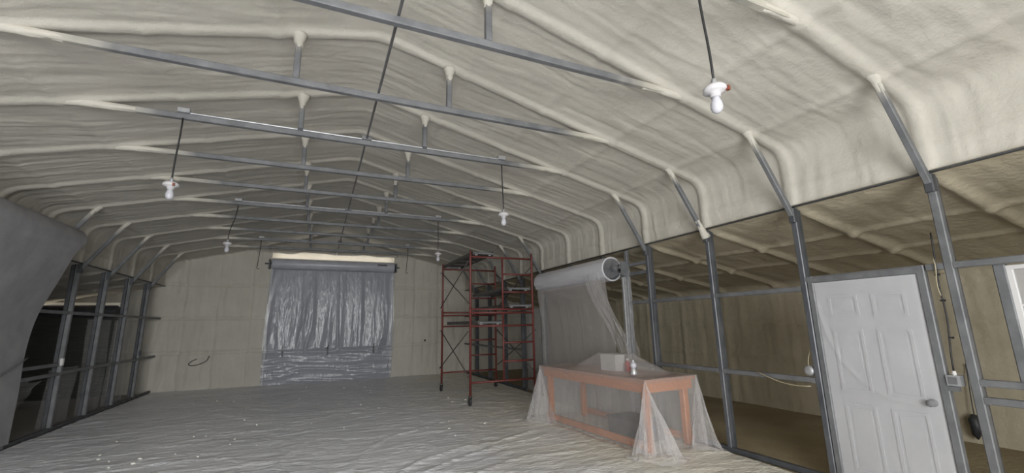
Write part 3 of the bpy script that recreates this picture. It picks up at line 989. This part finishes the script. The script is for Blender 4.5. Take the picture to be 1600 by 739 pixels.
MB().box(XR + .088, XR + .094, 0.73, 1.45, 1.16, 1.98).build('pane', 'film_white', w1)
MB().beam((XR + .085, .73, 1.70), (XR + .085, 1.45, 1.70), 0.02, 0.02, side=(1, 0, 0)).build('glazing_bar', 'box_white', w1)

# ------------------------------------------------------------------ electrics on the right wall
t = thing('outlet_box', (XR + .02, 1.92, 1.08), 'double metal outlet box wrapped in film between white door and post', 'outlet box')
MB().box(XR - .015, XR + .06, 1.865, 1.955, 1.06, 1.145).build('box', 'zinc', t)
MB().box(XR - .005, XR + .06, 1.90, 1.955, 1.015, 1.055).build('lower_box', 'steel', t)
MB().box(XR - .025, XR - .013, 1.885, 1.935, 1.075, 1.13).build('cover_plate', 'steel', t)
MB().lathe([(0.012, 0), (0.016, 0.01), (0.012, 0.035)], (XR + .0, 1.90, 1.145), 8).build('cable_clamp', 'box_white', t)
t = thing('wall_cable', (XR, 1.9, 1.2), 'black and yellow cable running down beside the nearest right post', 'cable')
MB().tube(bez((XR + .02, 1.862, 2.35), (XR + .01, 1.86, 2.1), (XR + .0, 1.885, 1.9), (XR + .0, 1.868, 1.75)) + bez((XR, 1.868, 1.72), (XR, 1.865, 1.5), (XR, 1.895, 1.4), (XR, 1.90, 1.18)), 0.0065, 6).build('black_cable', 'black_cord', t, True)
MB().tube(bez((XR - .01, 1.87, 2.12), (XR - .02, 1.85, 2.0), (XR - .005, 1.90, 1.95), (XR - .005, 1.875, 1.80)), 0.005, 6).build('yellow_cable', 'yellow_wire', t, True)
for z in (1.98, 1.76, 1.45):
    MB().box(XR - .01, XR + .012, 1.855, 1.885, z - .008, z + .008).build('cable_tie', 'black_cord', t)
t = thing('junction_box', (XR + .02, 3.09, 1.08), 'small round shiny junction box left of the white door frame', 'outlet box')
MB().lathe([(0.05, 0.04), (0.055, 0.0), (0.05, -0.02), (0.03, -0.028)], (XR + .02, 3.095, 1.08), 14, axis='x').build('box', 'zinc', t, True)
MB().tube(bez((XR + .02, 3.095, 1.13), (XR + .02, 3.10, 1.2), (XR + .03, 3.08, 1.25), (XR + .05, 3.07, 1.30)), 0.005, 6).build('wire', 'yellow_wire', t, True)
t = tag(MB().tube(bez((XR - .01, 3.70, 1.02), (XR - .02, 3.5, 0.95), (XR - .02, 3.35, 0.89), (XR + .01, 3.10, 0.92)), 0.006, 6).build('loose_cable', 'yellow_wire', None, True),
        'thin pale cable sagging from the lower rail left of the white door', 'cable')
# small dark slot outlet and a hanging dark bundle in the right lean-to
t = tag(MB().box(XRO - .06, XRO + .02, 4.78, 4.92, 0.62, 0.645).box(XRO - .07, XRO - .05, 4.76, 4.94, .61, .62).build('wall_outlet', 'sticker'),
        'small dark slot on the foamed outer wall left of the white door', 'outlet')
t = thing('cable_bundle', (XRO - .12, 2.98, 0.1), 'dark limp bundle hanging low on the outer wall past the nearest post', 'bundle')
MB().tube([(XRO - .1, 2.98, .36), (XRO - .12, 2.98, .30), (XRO - .13, 2.97, .2), (XRO - .12, 2.99, .12), (XRO - .1, 2.99, .06)], [.03, .065, .06, .045, .01], 8).build('bundle', 'dark_bin', t, True)
MB().tube(bez((XRO - .1, 2.98, .36), (XRO - .1, 2.98, .6), (XRO - .06, 2.97, .8), (XRO - .06, 2.97, 1.0)), 0.006, 5).build('cord', 'sticker', t, True)
# left wall bits
t = tag(MB().box(XL - .01, XL + .03, YK(7) - .10, YK(7) - .045, 1.08, 1.20).box(XL - .012, XL + .034, YK(7) - .09, YK(7) - .055, 1.095, 1.185).build('switch_box', 'box_white'),
        'small white switch box on the left wall beside the first visible post', 'switch')
t = tag(MB().box(XL - .01, XL + .03, YK(10) - .09, YK(10) - .04, 1.05, 1.17).box(XL - .012, XL + .034, YK(10) - .08, YK(10) - .05, 1.06, 1.16).build('switch_box', 'sticker'),
        'small dark switch box on the farthest left post', 'switch')
# cable loop poking out of the far wall
lp = [(-3.05 + 0.22 * math.cos(a) + 0.03, YF - .14 - .03 * math.sin(a), 0.775 + 0.085 * math.sin(a) + 0.3 * 0.22 * math.cos(a)) for a in [math.pi * (0.55 + 1.45 * i / 20) for i in range(21)]]
lp += [(-2.79, YF - .12, 0.90), (-2.78, YF - .06, 0.91)]
tag(MB().tube(lp, 0.009, 6).build('cable_loop', 'black_cord', None, True), 'dark cable loop sticking out of the foamed far wall, left of the door', 'cable')
tag(MB().lathe([(.03, .05), (.035, 0), (.02, -.02)], (3.42, YF - .08, 1.15), 10, axis='y').build('wall_stub', 'sticker', None, True), 'tiny dark stub on the far wall between door and scaffold', 'stub')

# plastic-covered things and hanging film in the left lean-to
ys = np.linspace(9.25, 10.45, 60)
vs = np.linspace(0, 1, 50)
Vg, Yg = np.meshgrid(vs, ys, indexing='ij')
pk = np.exp(-((Yg - 9.75) / 0.25) ** 2)
Xp = XL - 0.25 - 0.35 * Vg - 0.2 * Vg * (1 - pk) + 0.10 * fbm(Yg * 4, Vg * 3, 5, 3)
Zp = (0.80 + 0.12 * pk) * (1 - Vg) + 0.03 + 0.04 * fbm(Yg * 5, Vg * 4, 8, 2) * (1 - Vg)
tag(grid_mesh('plastic_sheet', np.stack([Xp, Yg, np.maximum(Zp, 0.01)], -1), 'film'), 'crumpled clear plastic draped low behind the near left posts', 'plastic sheet')
t = thing('storage_tub', (XL - 1.05, 9.85, 0), 'dark tub under clear plastic behind the near left posts', 'tub')
b = MB()
b.add([(XL - 1.05, 9.5, 0), (XL - 1.05, 10.2, 0), (XL - 1.55, 10.2, 0), (XL - 1.55, 9.5, 0), (XL - .98, 9.42, .6), (XL - .98, 10.28, .6), (XL - 1.62, 10.28, .6), (XL - 1.62, 9.42, .6)],
      [(0, 1, 2, 3), (0, 4, 5, 1), (1, 5, 6, 2), (2, 6, 7, 3), (3, 7, 4, 0)])
b.build('body', 'dark_bin', t)
MB().box(XL - 1.65, XL - .95, 9.39, 10.31, .6, .64).build('lid', 'dark_bin', t)
for i, (y0, y1, lab) in enumerate(((10.45, 11.5, 'clear plastic film hanging between the first two open left posts'), (11.6, 12.72, 'clear plastic film hanging between the second and third open left posts'),
                                   (12.8, 13.95, 'clear plastic film hanging between the two farthest left posts'))):
    ys = np.linspace(y0, y1, 50)
    zs = np.linspace(0.02, 1.0 if i == 0 else 1.9, 30)
    Zg, Yg = np.meshgrid(zs, ys, indexing='ij')
    tag(grid_mesh('plastic_film', np.stack([XL - 0.22 + 0.05 * fbm(Yg * 5, Zg * .6, 5 + i, 3), Yg, Zg], -1), 'film'), lab, 'plastic sheet')

# pale film hung in the gap between the right roll-up door and the next post
ys = np.linspace(YK(6) + .08, YK(7) - .12, 40)
zs = np.linspace(0.02, 2.0, 30)
Zg, Yg = np.meshgrid(zs, ys, indexing='ij')
tag(grid_mesh('plastic_film', np.stack([XR + 0.10 + 0.03 * fbm(Yg * 5, Zg * .5, 9, 3), Yg, Zg], -1), 'film_white'), 'pale plastic film hanging behind the scaffold, right of the dark post', 'plastic sheet')

# ------------------------------------------------------------------ rolling scaffold
SX0, SX1, SXM = 2.955, 4.445, 3.71
SYF, SYB = 8.82, 11.10
sc_ = thing('scaffold', ((SX0 + SX1) / 2, (SYF + SYB) / 2, 0), 'tall red rolling scaffold with dark planks beside the right roll-up door', 'scaffold')
R0 = 0.0255
for yi, y in enumerate((SYF, SYB)):
    for x in (SX0, SX1):
        MB().tube([(x, y, 0.20), (x, y, 3.10), (x, y, 3.24)], [R0, R0, R0 * .8], 10).build('leg', 'scaffold_red', sc_, True)
        MB().tube([(x, y, 1.86), (x, y, 2.0)], R0 * 1.25, 10).build('coupling', 'scaffold_red', sc_, True)
    for z in (0.46, 1.61, 1.89, 1.965, 3.105):
        MB().tube([(SX0, y, z), (SX1, y, z)], R0 * 0.85, 8).build('cross_bar', 'scaffold_red' if z < 3 else 'scaffold_red', sc_, True)
    for z0, z1 in ((0.46, 1.89), (1.965, 3.105)):
        MB().tube([(SXM, y, z0), (SXM, y, z1)], R0 * 0.85, 8).build('ladder_rail', 'scaffold_red', sc_, True)
    for z in (0.855, 1.245, 2.345, 2.74):
        MB().tube([(SXM, y, z), (SX1, y, z)], R0 * 0.8, 8).build('rung', 'scaffold_red', sc_, True)
    for x in (SX0, SX1):
        cs = MB()
        cs.tube([(x, y, 0.30), (x, y, 0.19)], 0.02, 8)
        for s in (-1, 1):
            q = [(-.03, .20), (.03, .20), (.055, .085), (.02, .075)]
            cs.add([(x + s * .032 - .003, y + a_, b_) for a_, b_ in q] + [(x + s * .032 + .003, y + a_, b_) for a_, b_ in q],
                   [(0, 1, 2, 3), (7, 6, 5, 4), (0, 4, 5, 1), (1, 5, 6, 2), (2, 6, 7, 3), (3, 7, 4, 0)])
        cs.box(x - .035, x + .035, y - .036, y + .036, .195, .205)
        c_ = cs.build('caster', 'brace_grey', sc_)
        MB().lathe([(0.03, -.022), (0.074, -.022), (0.080, -.012), (0.080, .012), (0.074, .022), (0.03, .022)], (x, y + .03, 0.090), 20, axis='x').build('wheel', 'rubber', c_, True)
for x, s in ((SX0, -1), (SX1, 1)):
    for z0, z1 in ((0.58, 1.50), (2.09, 3.0)):
        MB().tube([(x + s * .03, SYF, z0), (x + s * .03, SYB, z1)], 0.0125, 6).build('diagonal_brace', 'brace_grey', sc_, True)
        MB().tube([(x + s * .05, SYF, z1), (x + s * .05, SYB, z0)], 0.0125, 6).build('diagonal_brace', 'brace_grey', sc_, True)
        for y in (SYF, SYB):
            for z in (z0, z1):
                MB().tube([(x, y, z), (x + s * .075, y, z)], 0.009, 6).build('brace_pin', 'brace_grey', sc_, True)


def walk_board(x0, x1, z, label, tilt=0.0):
    y0, y1 = SYF - 0.07, SYB + 0.07
    t = thing('scaffold_plank', ((x0 + x1) / 2, (y0 + y1) / 2, z), label, 'plank', 'walk boards on the scaffold')
    MB().box(x0 + .03, x1 - .03, y0 + .03, y1 - .03, z + .045, z + .06).build('deck', 'board_dark', t)
    for x in (x0, x1 - .03):
        MB().box(x, x + .03, y0, y1, z, z + .075).build('side_rail', 'board_dark', t)
    for i in range(5):
        y = y0 + (y1 - y0) * i / 4
        MB().box(x0 + .03, x1 - .03, y - .02, y + .02, z + .01, z + .045).build('cross_member', 'steel' if i in (0, 4) else 'brace_grey', t)
    for y in (SYF, SYB):
        for x in (x0 + .06, x1 - .12):
            MB().box(x, x + .06, y - .03, y + .03, z - .01, z + .012).build('hook', 'zinc', t)


walk_board(2.99, 3.49, 3.145, 'topmost dark walk board on the red scaffold')
walk_board(3.10, 3.66, 1.650, 'dark walk board at mid height on the left half of the scaffold')
walk_board(3.80, 4.36, 2.385, 'dark walk board on the upper right rungs of the scaffold')
walk_board(3.82, 4.38, 2.007, 'dark walk board just above mid height on the right half of the scaffold')

# ------------------------------------------------------------------ workbench
TX0, TX1, TY0, TY1, TZ = 3.86, 4.80, 4.55, 7.08, 0.895
wbn = thing('workbench', ((TX0 + TX1) / 2, (TY0 + TY1) / 2, 0), 'long orange-brown wooden workbench covered with clear plastic', 'workbench')
n = 5
for i in range(n):
    x0 = TX0 + (TX1 - TX0) * i / n
    MB().box(x0 + .002, x0 + (TX1 - TX0) / n - .002, TY0, TY1, TZ - .045, TZ - random.uniform(0, .002)).build('top_plank', 'wood_top', wbn)
for y in (TY0 + .03, TY1 - .07):
    MB().box(TX0 + .05, TX1 - .05, y, y + .04, TZ - .165, TZ - .047).build('apron', 'wood', wbn)
for x in (TX0 + .03, TX1 - .07):
    MB().box(x, x + .04, TY0 + .05, TY1 - .05, TZ - .165, TZ - .047).build('apron', 'wood', wbn)
for x in (TX0 + .075, TX1 - .165):
    for y in (TY0 + .075, TY1 - .165):
        MB().beam((x + .045, y + .045, 0.0), (x + .045, y + .045, TZ - .047), .09, .09).build('leg', 'wood', wbn)
for x in (TX0 + .035, TX1 - .075):
    MB().box(x, x + .038, TY0 + .08, TY1 - .08, .035, .125).build('stretcher', 'wood', wbn)
t = thing('storage_bin', (4.33, 5.2, 0.0), 'low dark bin on the floor under the workbench', 'bin')
MB().box(4.12, 4.55, 4.95, 5.62, 0.02, 0.26).build('body', 'dark_bin', t)
MB().box(4.10, 4.57, 4.93, 5.64, 0.26, 0.28).build('lid', 'dark_bin', t)
t = thing('white_box', (4.38, 5.75, TZ), 'white cardboard box under the plastic on the workbench', 'box')
MB().box(4.29, 4.48, 5.58, 5.93, TZ, TZ + .235).build('carton', 'box_white', t)
MB().box(4.285, 4.485, 5.575, 5.935, TZ + .235, TZ + .243).build('lid_flap', 'box_white', t)
t = thing('red_container', (4.38, 5.42, TZ), 'small red container beside the white box under the plastic', 'container')
MB().lathe([(.04, 0), (.045, .01), (.045, .12), (.038, .135), (.018, .145), (.018, .165)], (4.44, 5.47, TZ), 14).build('body', 'red_plastic', t, True)
MB().lathe([(.024, 0), (.024, .025), (.018, .03)], (4.44, 5.47, TZ + .16), 10).build('cap', 'box_white', t, True)

# plastic draped over the bench: a tent over the box, flared cones at the corners
def tent(x, y):
    dx = np.maximum(np.maximum(4.27 - x, x - 4.50), 0)
    dy = np.maximum(np.maximum(5.40 - y, y - 5.95), 0)
    d = np.hypot(dx, dy * 0.62)
    return 0.255 * np.clip(1 - d / 0.40, 0, 1) ** 1.15


e = 0.012
per = []
def edge(p, q, n):
    return [(p[0] + (q[0] - p[0]) * i / n, p[1] + (q[1] - p[1]) * i / n) for i in range(n)]
c00, c10, c11, c01 = (TX0 - e, TY0 - e), (TX1 + e, TY0 - e), (TX1 + e, TY1 + e), (TX0 - e, TY1 + e)
per = edge(c00, c10, 60) + edge(c10, c11, 110) + edge(c11, c01, 60) + edge(c01, c00, 150)
per = np.array(per)
N = len(per)
cx, cy = (TX0 + TX1) / 2, (TY0 + TY1) / 2
rings = []
for s in np.linspace(0.0, 1.0, 26):
    ring = np.stack([cx + (per[:, 0] - cx) * s, cy + (per[:, 1] - cy) * s], -1)
    h = TZ + 0.008 + tent(ring[:, 0], ring[:, 1]) + 0.004 * fbm(ring[:, 0] * 6, ring[:, 1] * 6, 3, 2)
    rings.append(np.column_stack([ring, h]))
corner = np.array([c00, c10, c11, c01])
dc = np.hypot(per[:, None, 0] - corner[None, :, 0], per[:, None, 1] - corner[None, :, 1])
near = dc.argmin(1)
dmin = dc.min(1)
nrm = np.zeros((N, 2))
nrm[per[:, 0] <= c00[0] + 1e-6, 0] -= 1
nrm[per[:, 0] >= c10[0] - 1e-6, 0] += 1
nrm[per[:, 1] <= c00[1] + 1e-6, 1] -= 1
nrm[per[:, 1] >= c01[1] - 1e-6, 1] += 1
cdir = np.array([(-0.62, -0.78), (0.35, -0.94), (0.3, 0.5), (-0.85, 0.5)])
cflare = np.array([0.10, 0.08, 0.05, 0.10])
arc = np.concatenate([[0], np.cumsum(np.hypot(*np.diff(per, axis=0).T))])
for v in np.linspace(0.03, 1, 34):
    w = np.exp(-(dmin / (0.06 + 0.22 * v)) ** 2)
    fl_ = w * cflare[near] * v ** 0.85
    base = 0.004 + 0.05 * v ** 1.5 * (1 - w)
    fold = fbm(arc * 3.2 + 0.3 * v, np.full(N, v * 0.7), 23, 3) * 0.055 * v ** 0.6 + fbm(arc * 9, np.full(N, v * 1.2), 29, 2) * 0.018 * v
    pos = per + nrm * (base + np.maximum(fold, -0.004 - base * .6))[:, None] + cdir[near] * fl_[:, None]
    # cones pleat sideways near their foot
    tng = np.stack([-cdir[near][:, 1], cdir[near][:, 0]], -1)
    pos = pos + tng * (w * v * 0.05 * np.sin(arc * 60))[:, None]
    z = TZ * (1 - v) + 0.03 + 0.012 * fbm(arc * 6, np.full(N, v * 3), 31, 2)
    z = np.where(v > 0.97, 0.028, z)
    rings.append(np.column_stack([pos, z]))
# hem spreading on the floor
for v, out in ((1, 0.05), (2, 0.10)):
    w = np.exp(-(dmin / 0.28) ** 2)
    d2_ = nrm * (1 - w)[:, None] + cdir[near] * w[:, None]
    pos = rings[-1][:, :2] + d2_ * (out * 0.6 * (0.4 + 0.6 * w) * (1 + 0.5 * fbm(arc * 4, np.full(N, v * 1.0), 33, 2)))[:, None]
    rings.append(np.column_stack([pos, np.full(N, 0.03) + 0.02 * np.abs(fbm(arc * 8, np.full(N, 2.0 * v), 37, 2))]))
P = np.stack(rings)
P[..., 0] = np.minimum(P[..., 0], TX0 + (4.835 - TX0 + (P[..., 1] - TY0) * math.sin(math.radians(3.8))) / math.cos(math.radians(3.8)))
P = np.concatenate([P, P[:, :1]], 1)
tp_obj = tag(grid_mesh('table_plastic', P, 'film_table'), 'clear plastic sheet draped over the workbench with pointed cones at its corners', 'plastic sheet')

def cone(apex, feet, seed, parent):
    """pleated tail of film: a narrow peak at the table corner opening into a wide foot on the floor"""
    apex = np.array(apex)
    feet = np.array(feet, float)
    m = 64
    tt = np.linspace(0, len(feet) - 1, m)
    fx = np.interp(tt, np.arange(len(feet)), feet[:, 0])
    fy = np.interp(tt, np.arange(len(feet)), feet[:, 1])
    cxx, cyy = feet[:, 0].mean(), feet[:, 1].mean()
    P = np.zeros((40, m, 3))
    for i, v in enumerate(np.linspace(0, 1.06, 40)):
        pl = fbm(np.linspace(0, 9, m) + seed, np.full(m, v * 0.8), seed, 3) * 0.11 * min(v, 1)
        pl = pl + 0.03 * fbm(np.linspace(0, 22, m), np.full(m, v * 4), seed + 3, 2) * v
        w = min(v, 1.0)
        belly = 0.10 * math.sin(math.pi * w) * 0.35
        x = apex[0] + (fx - apex[0]) * (w * 0.9 + 0.1 * w * w + belly)
        y = apex[1] + (fy - apex[1]) * (w * 0.9 + 0.1 * w * w + belly)
        dx, dy = x - cxx, y - cyy
        L = np.hypot(dx, dy) + 1e-6
        x = x + dx / L * pl
        y = y + dy / L * pl
        z = np.full(m, max(apex[2] * (1 - v), 0.0)) + 0.03
        if v > 0.98:
            x = x + (fx - cxx) * 0.35 * (v - .98) / .08
            y = y + (fy - cyy) * 0.35 * (v - .98) / .08
            z = 0.03 + 0.03 * np.abs(fbm(np.linspace(0, 14, m), np.full(m, v * 9), seed + 5, 2))
        P[i] = np.stack([np.minimum(x, 4.825), y, z], -1)
    return grid_mesh('corner_cone', P, 'film_cone', parent)


TP = tp_obj
cone((TX0 - .01, TY0 - .01, TZ - .02), [(3.90, 4.62), (3.66, 4.58), (3.53, 4.42), (3.60, 4.20), (3.82, 4.10), (4.02, 4.22), (4.05, 4.46)], 3, TP)
cone((TX1 + .0, TY0 - .01, TZ - .02), [(4.62, 4.56), (4.50, 4.45), (4.52, 4.32), (4.66, 4.20), (4.77, 4.22), (4.80, 4.38), (4.80, 4.58)], 13, TP)
cone((TX0 - .01, TY1 + .0, TZ - .02), [(3.90, 6.75), (3.70, 6.62), (3.60, 6.70), (3.54, 6.90), (3.58, 7.15), (3.72, 7.25), (3.95, 7.22)], 23, TP)

t = thing('glass_bottle', (4.02, 4.90, TZ + .01), 'small shiny bottle standing on the plastic-covered workbench', 'bottle')
MB().lathe([(.045, 0), (.05, .01), (.046, .05), (.033, .085), (.028, .095)], (4.02, 4.90, TZ + .022), 16).build('body', 'glass_shiny', t, True)
MB().lathe([(.026, 0), (.038, .012), (.045, .035), (.04, .06), (.022, .078), (.014, .085)], (4.02, 4.90, TZ + .115), 16).build('bulb', 'bulb_white', t, True)
MB().lathe([(.014, 0), (.018, .008), (.016, .022), (.008, .03)], (4.02, 4.90, TZ + .198), 12).build('stopper', 'glass_shiny', t, True)

# the bench stands a few degrees askew to the wall
BENCH = ('workbench', 'storage_bin', 'white_box', 'red_container', 'table_plastic', 'glass_bottle')
piv = Vector((TX0, TY0, 0))
ang = math.radians(3.8)
ROT = Matrix.Translation(piv) @ Matrix.Rotation(ang, 4, 'Z') @ Matrix.Translation(-piv)
for o in list(COL.objects):
    if o.parent is None and o.name in BENCH:
        if o.type == 'MESH':
            o.data.transform(ROT)
        else:
            o.location = ROT @ o.location
        for ch in o.children:
            ch.data.transform(ROT)
            ch.matrix_parent_inverse = Matrix.Translation(-o.location)

# ------------------------------------------------------------------ foam crumbs on the floor
bm = bmesh.new()
bmesh.ops.create_icosphere(bm, subdivisions=1, radius=1)
for vv in bm.verts:
    vv.co *= random.uniform(.7, 1.15)
    vv.co.z *= .55
cm = bpy.data.meshes.new('foam_crumb')
bm.to_mesh(cm)
bm.free()
cm.materials.append(MAT['crumb'])
for i in range(46):
    x, y = random.uniform(-3.6, 3.4), random.uniform(6.0, 14)
    if i < 14:
        x, y = random.uniform(-2.8, -0.6), random.uniform(7.2, 9.5)
    s = random.uniform(.008, .024)
    o = bpy.data.objects.new('foam_crumb', cm)
    COL.objects.link(o)
    zi = Z[np.argmin(abs(np.arange(YN, YF - 0.02, 0.04) - y)), np.argmin(abs(np.arange(XL + 0.03, XR - 0.02, 0.035) - x))]
    o.location = (x, y, zi + s * .35)
    o.scale = (s * random.uniform(.8, 1.8), s, s)
    o.rotation_euler = (0, 0, random.uniform(0, 6))
    tag(o, 'tiny pale foam crumb lying on the floor sheeting', 'crumb', 'foam crumbs scattered on the floor sheeting')
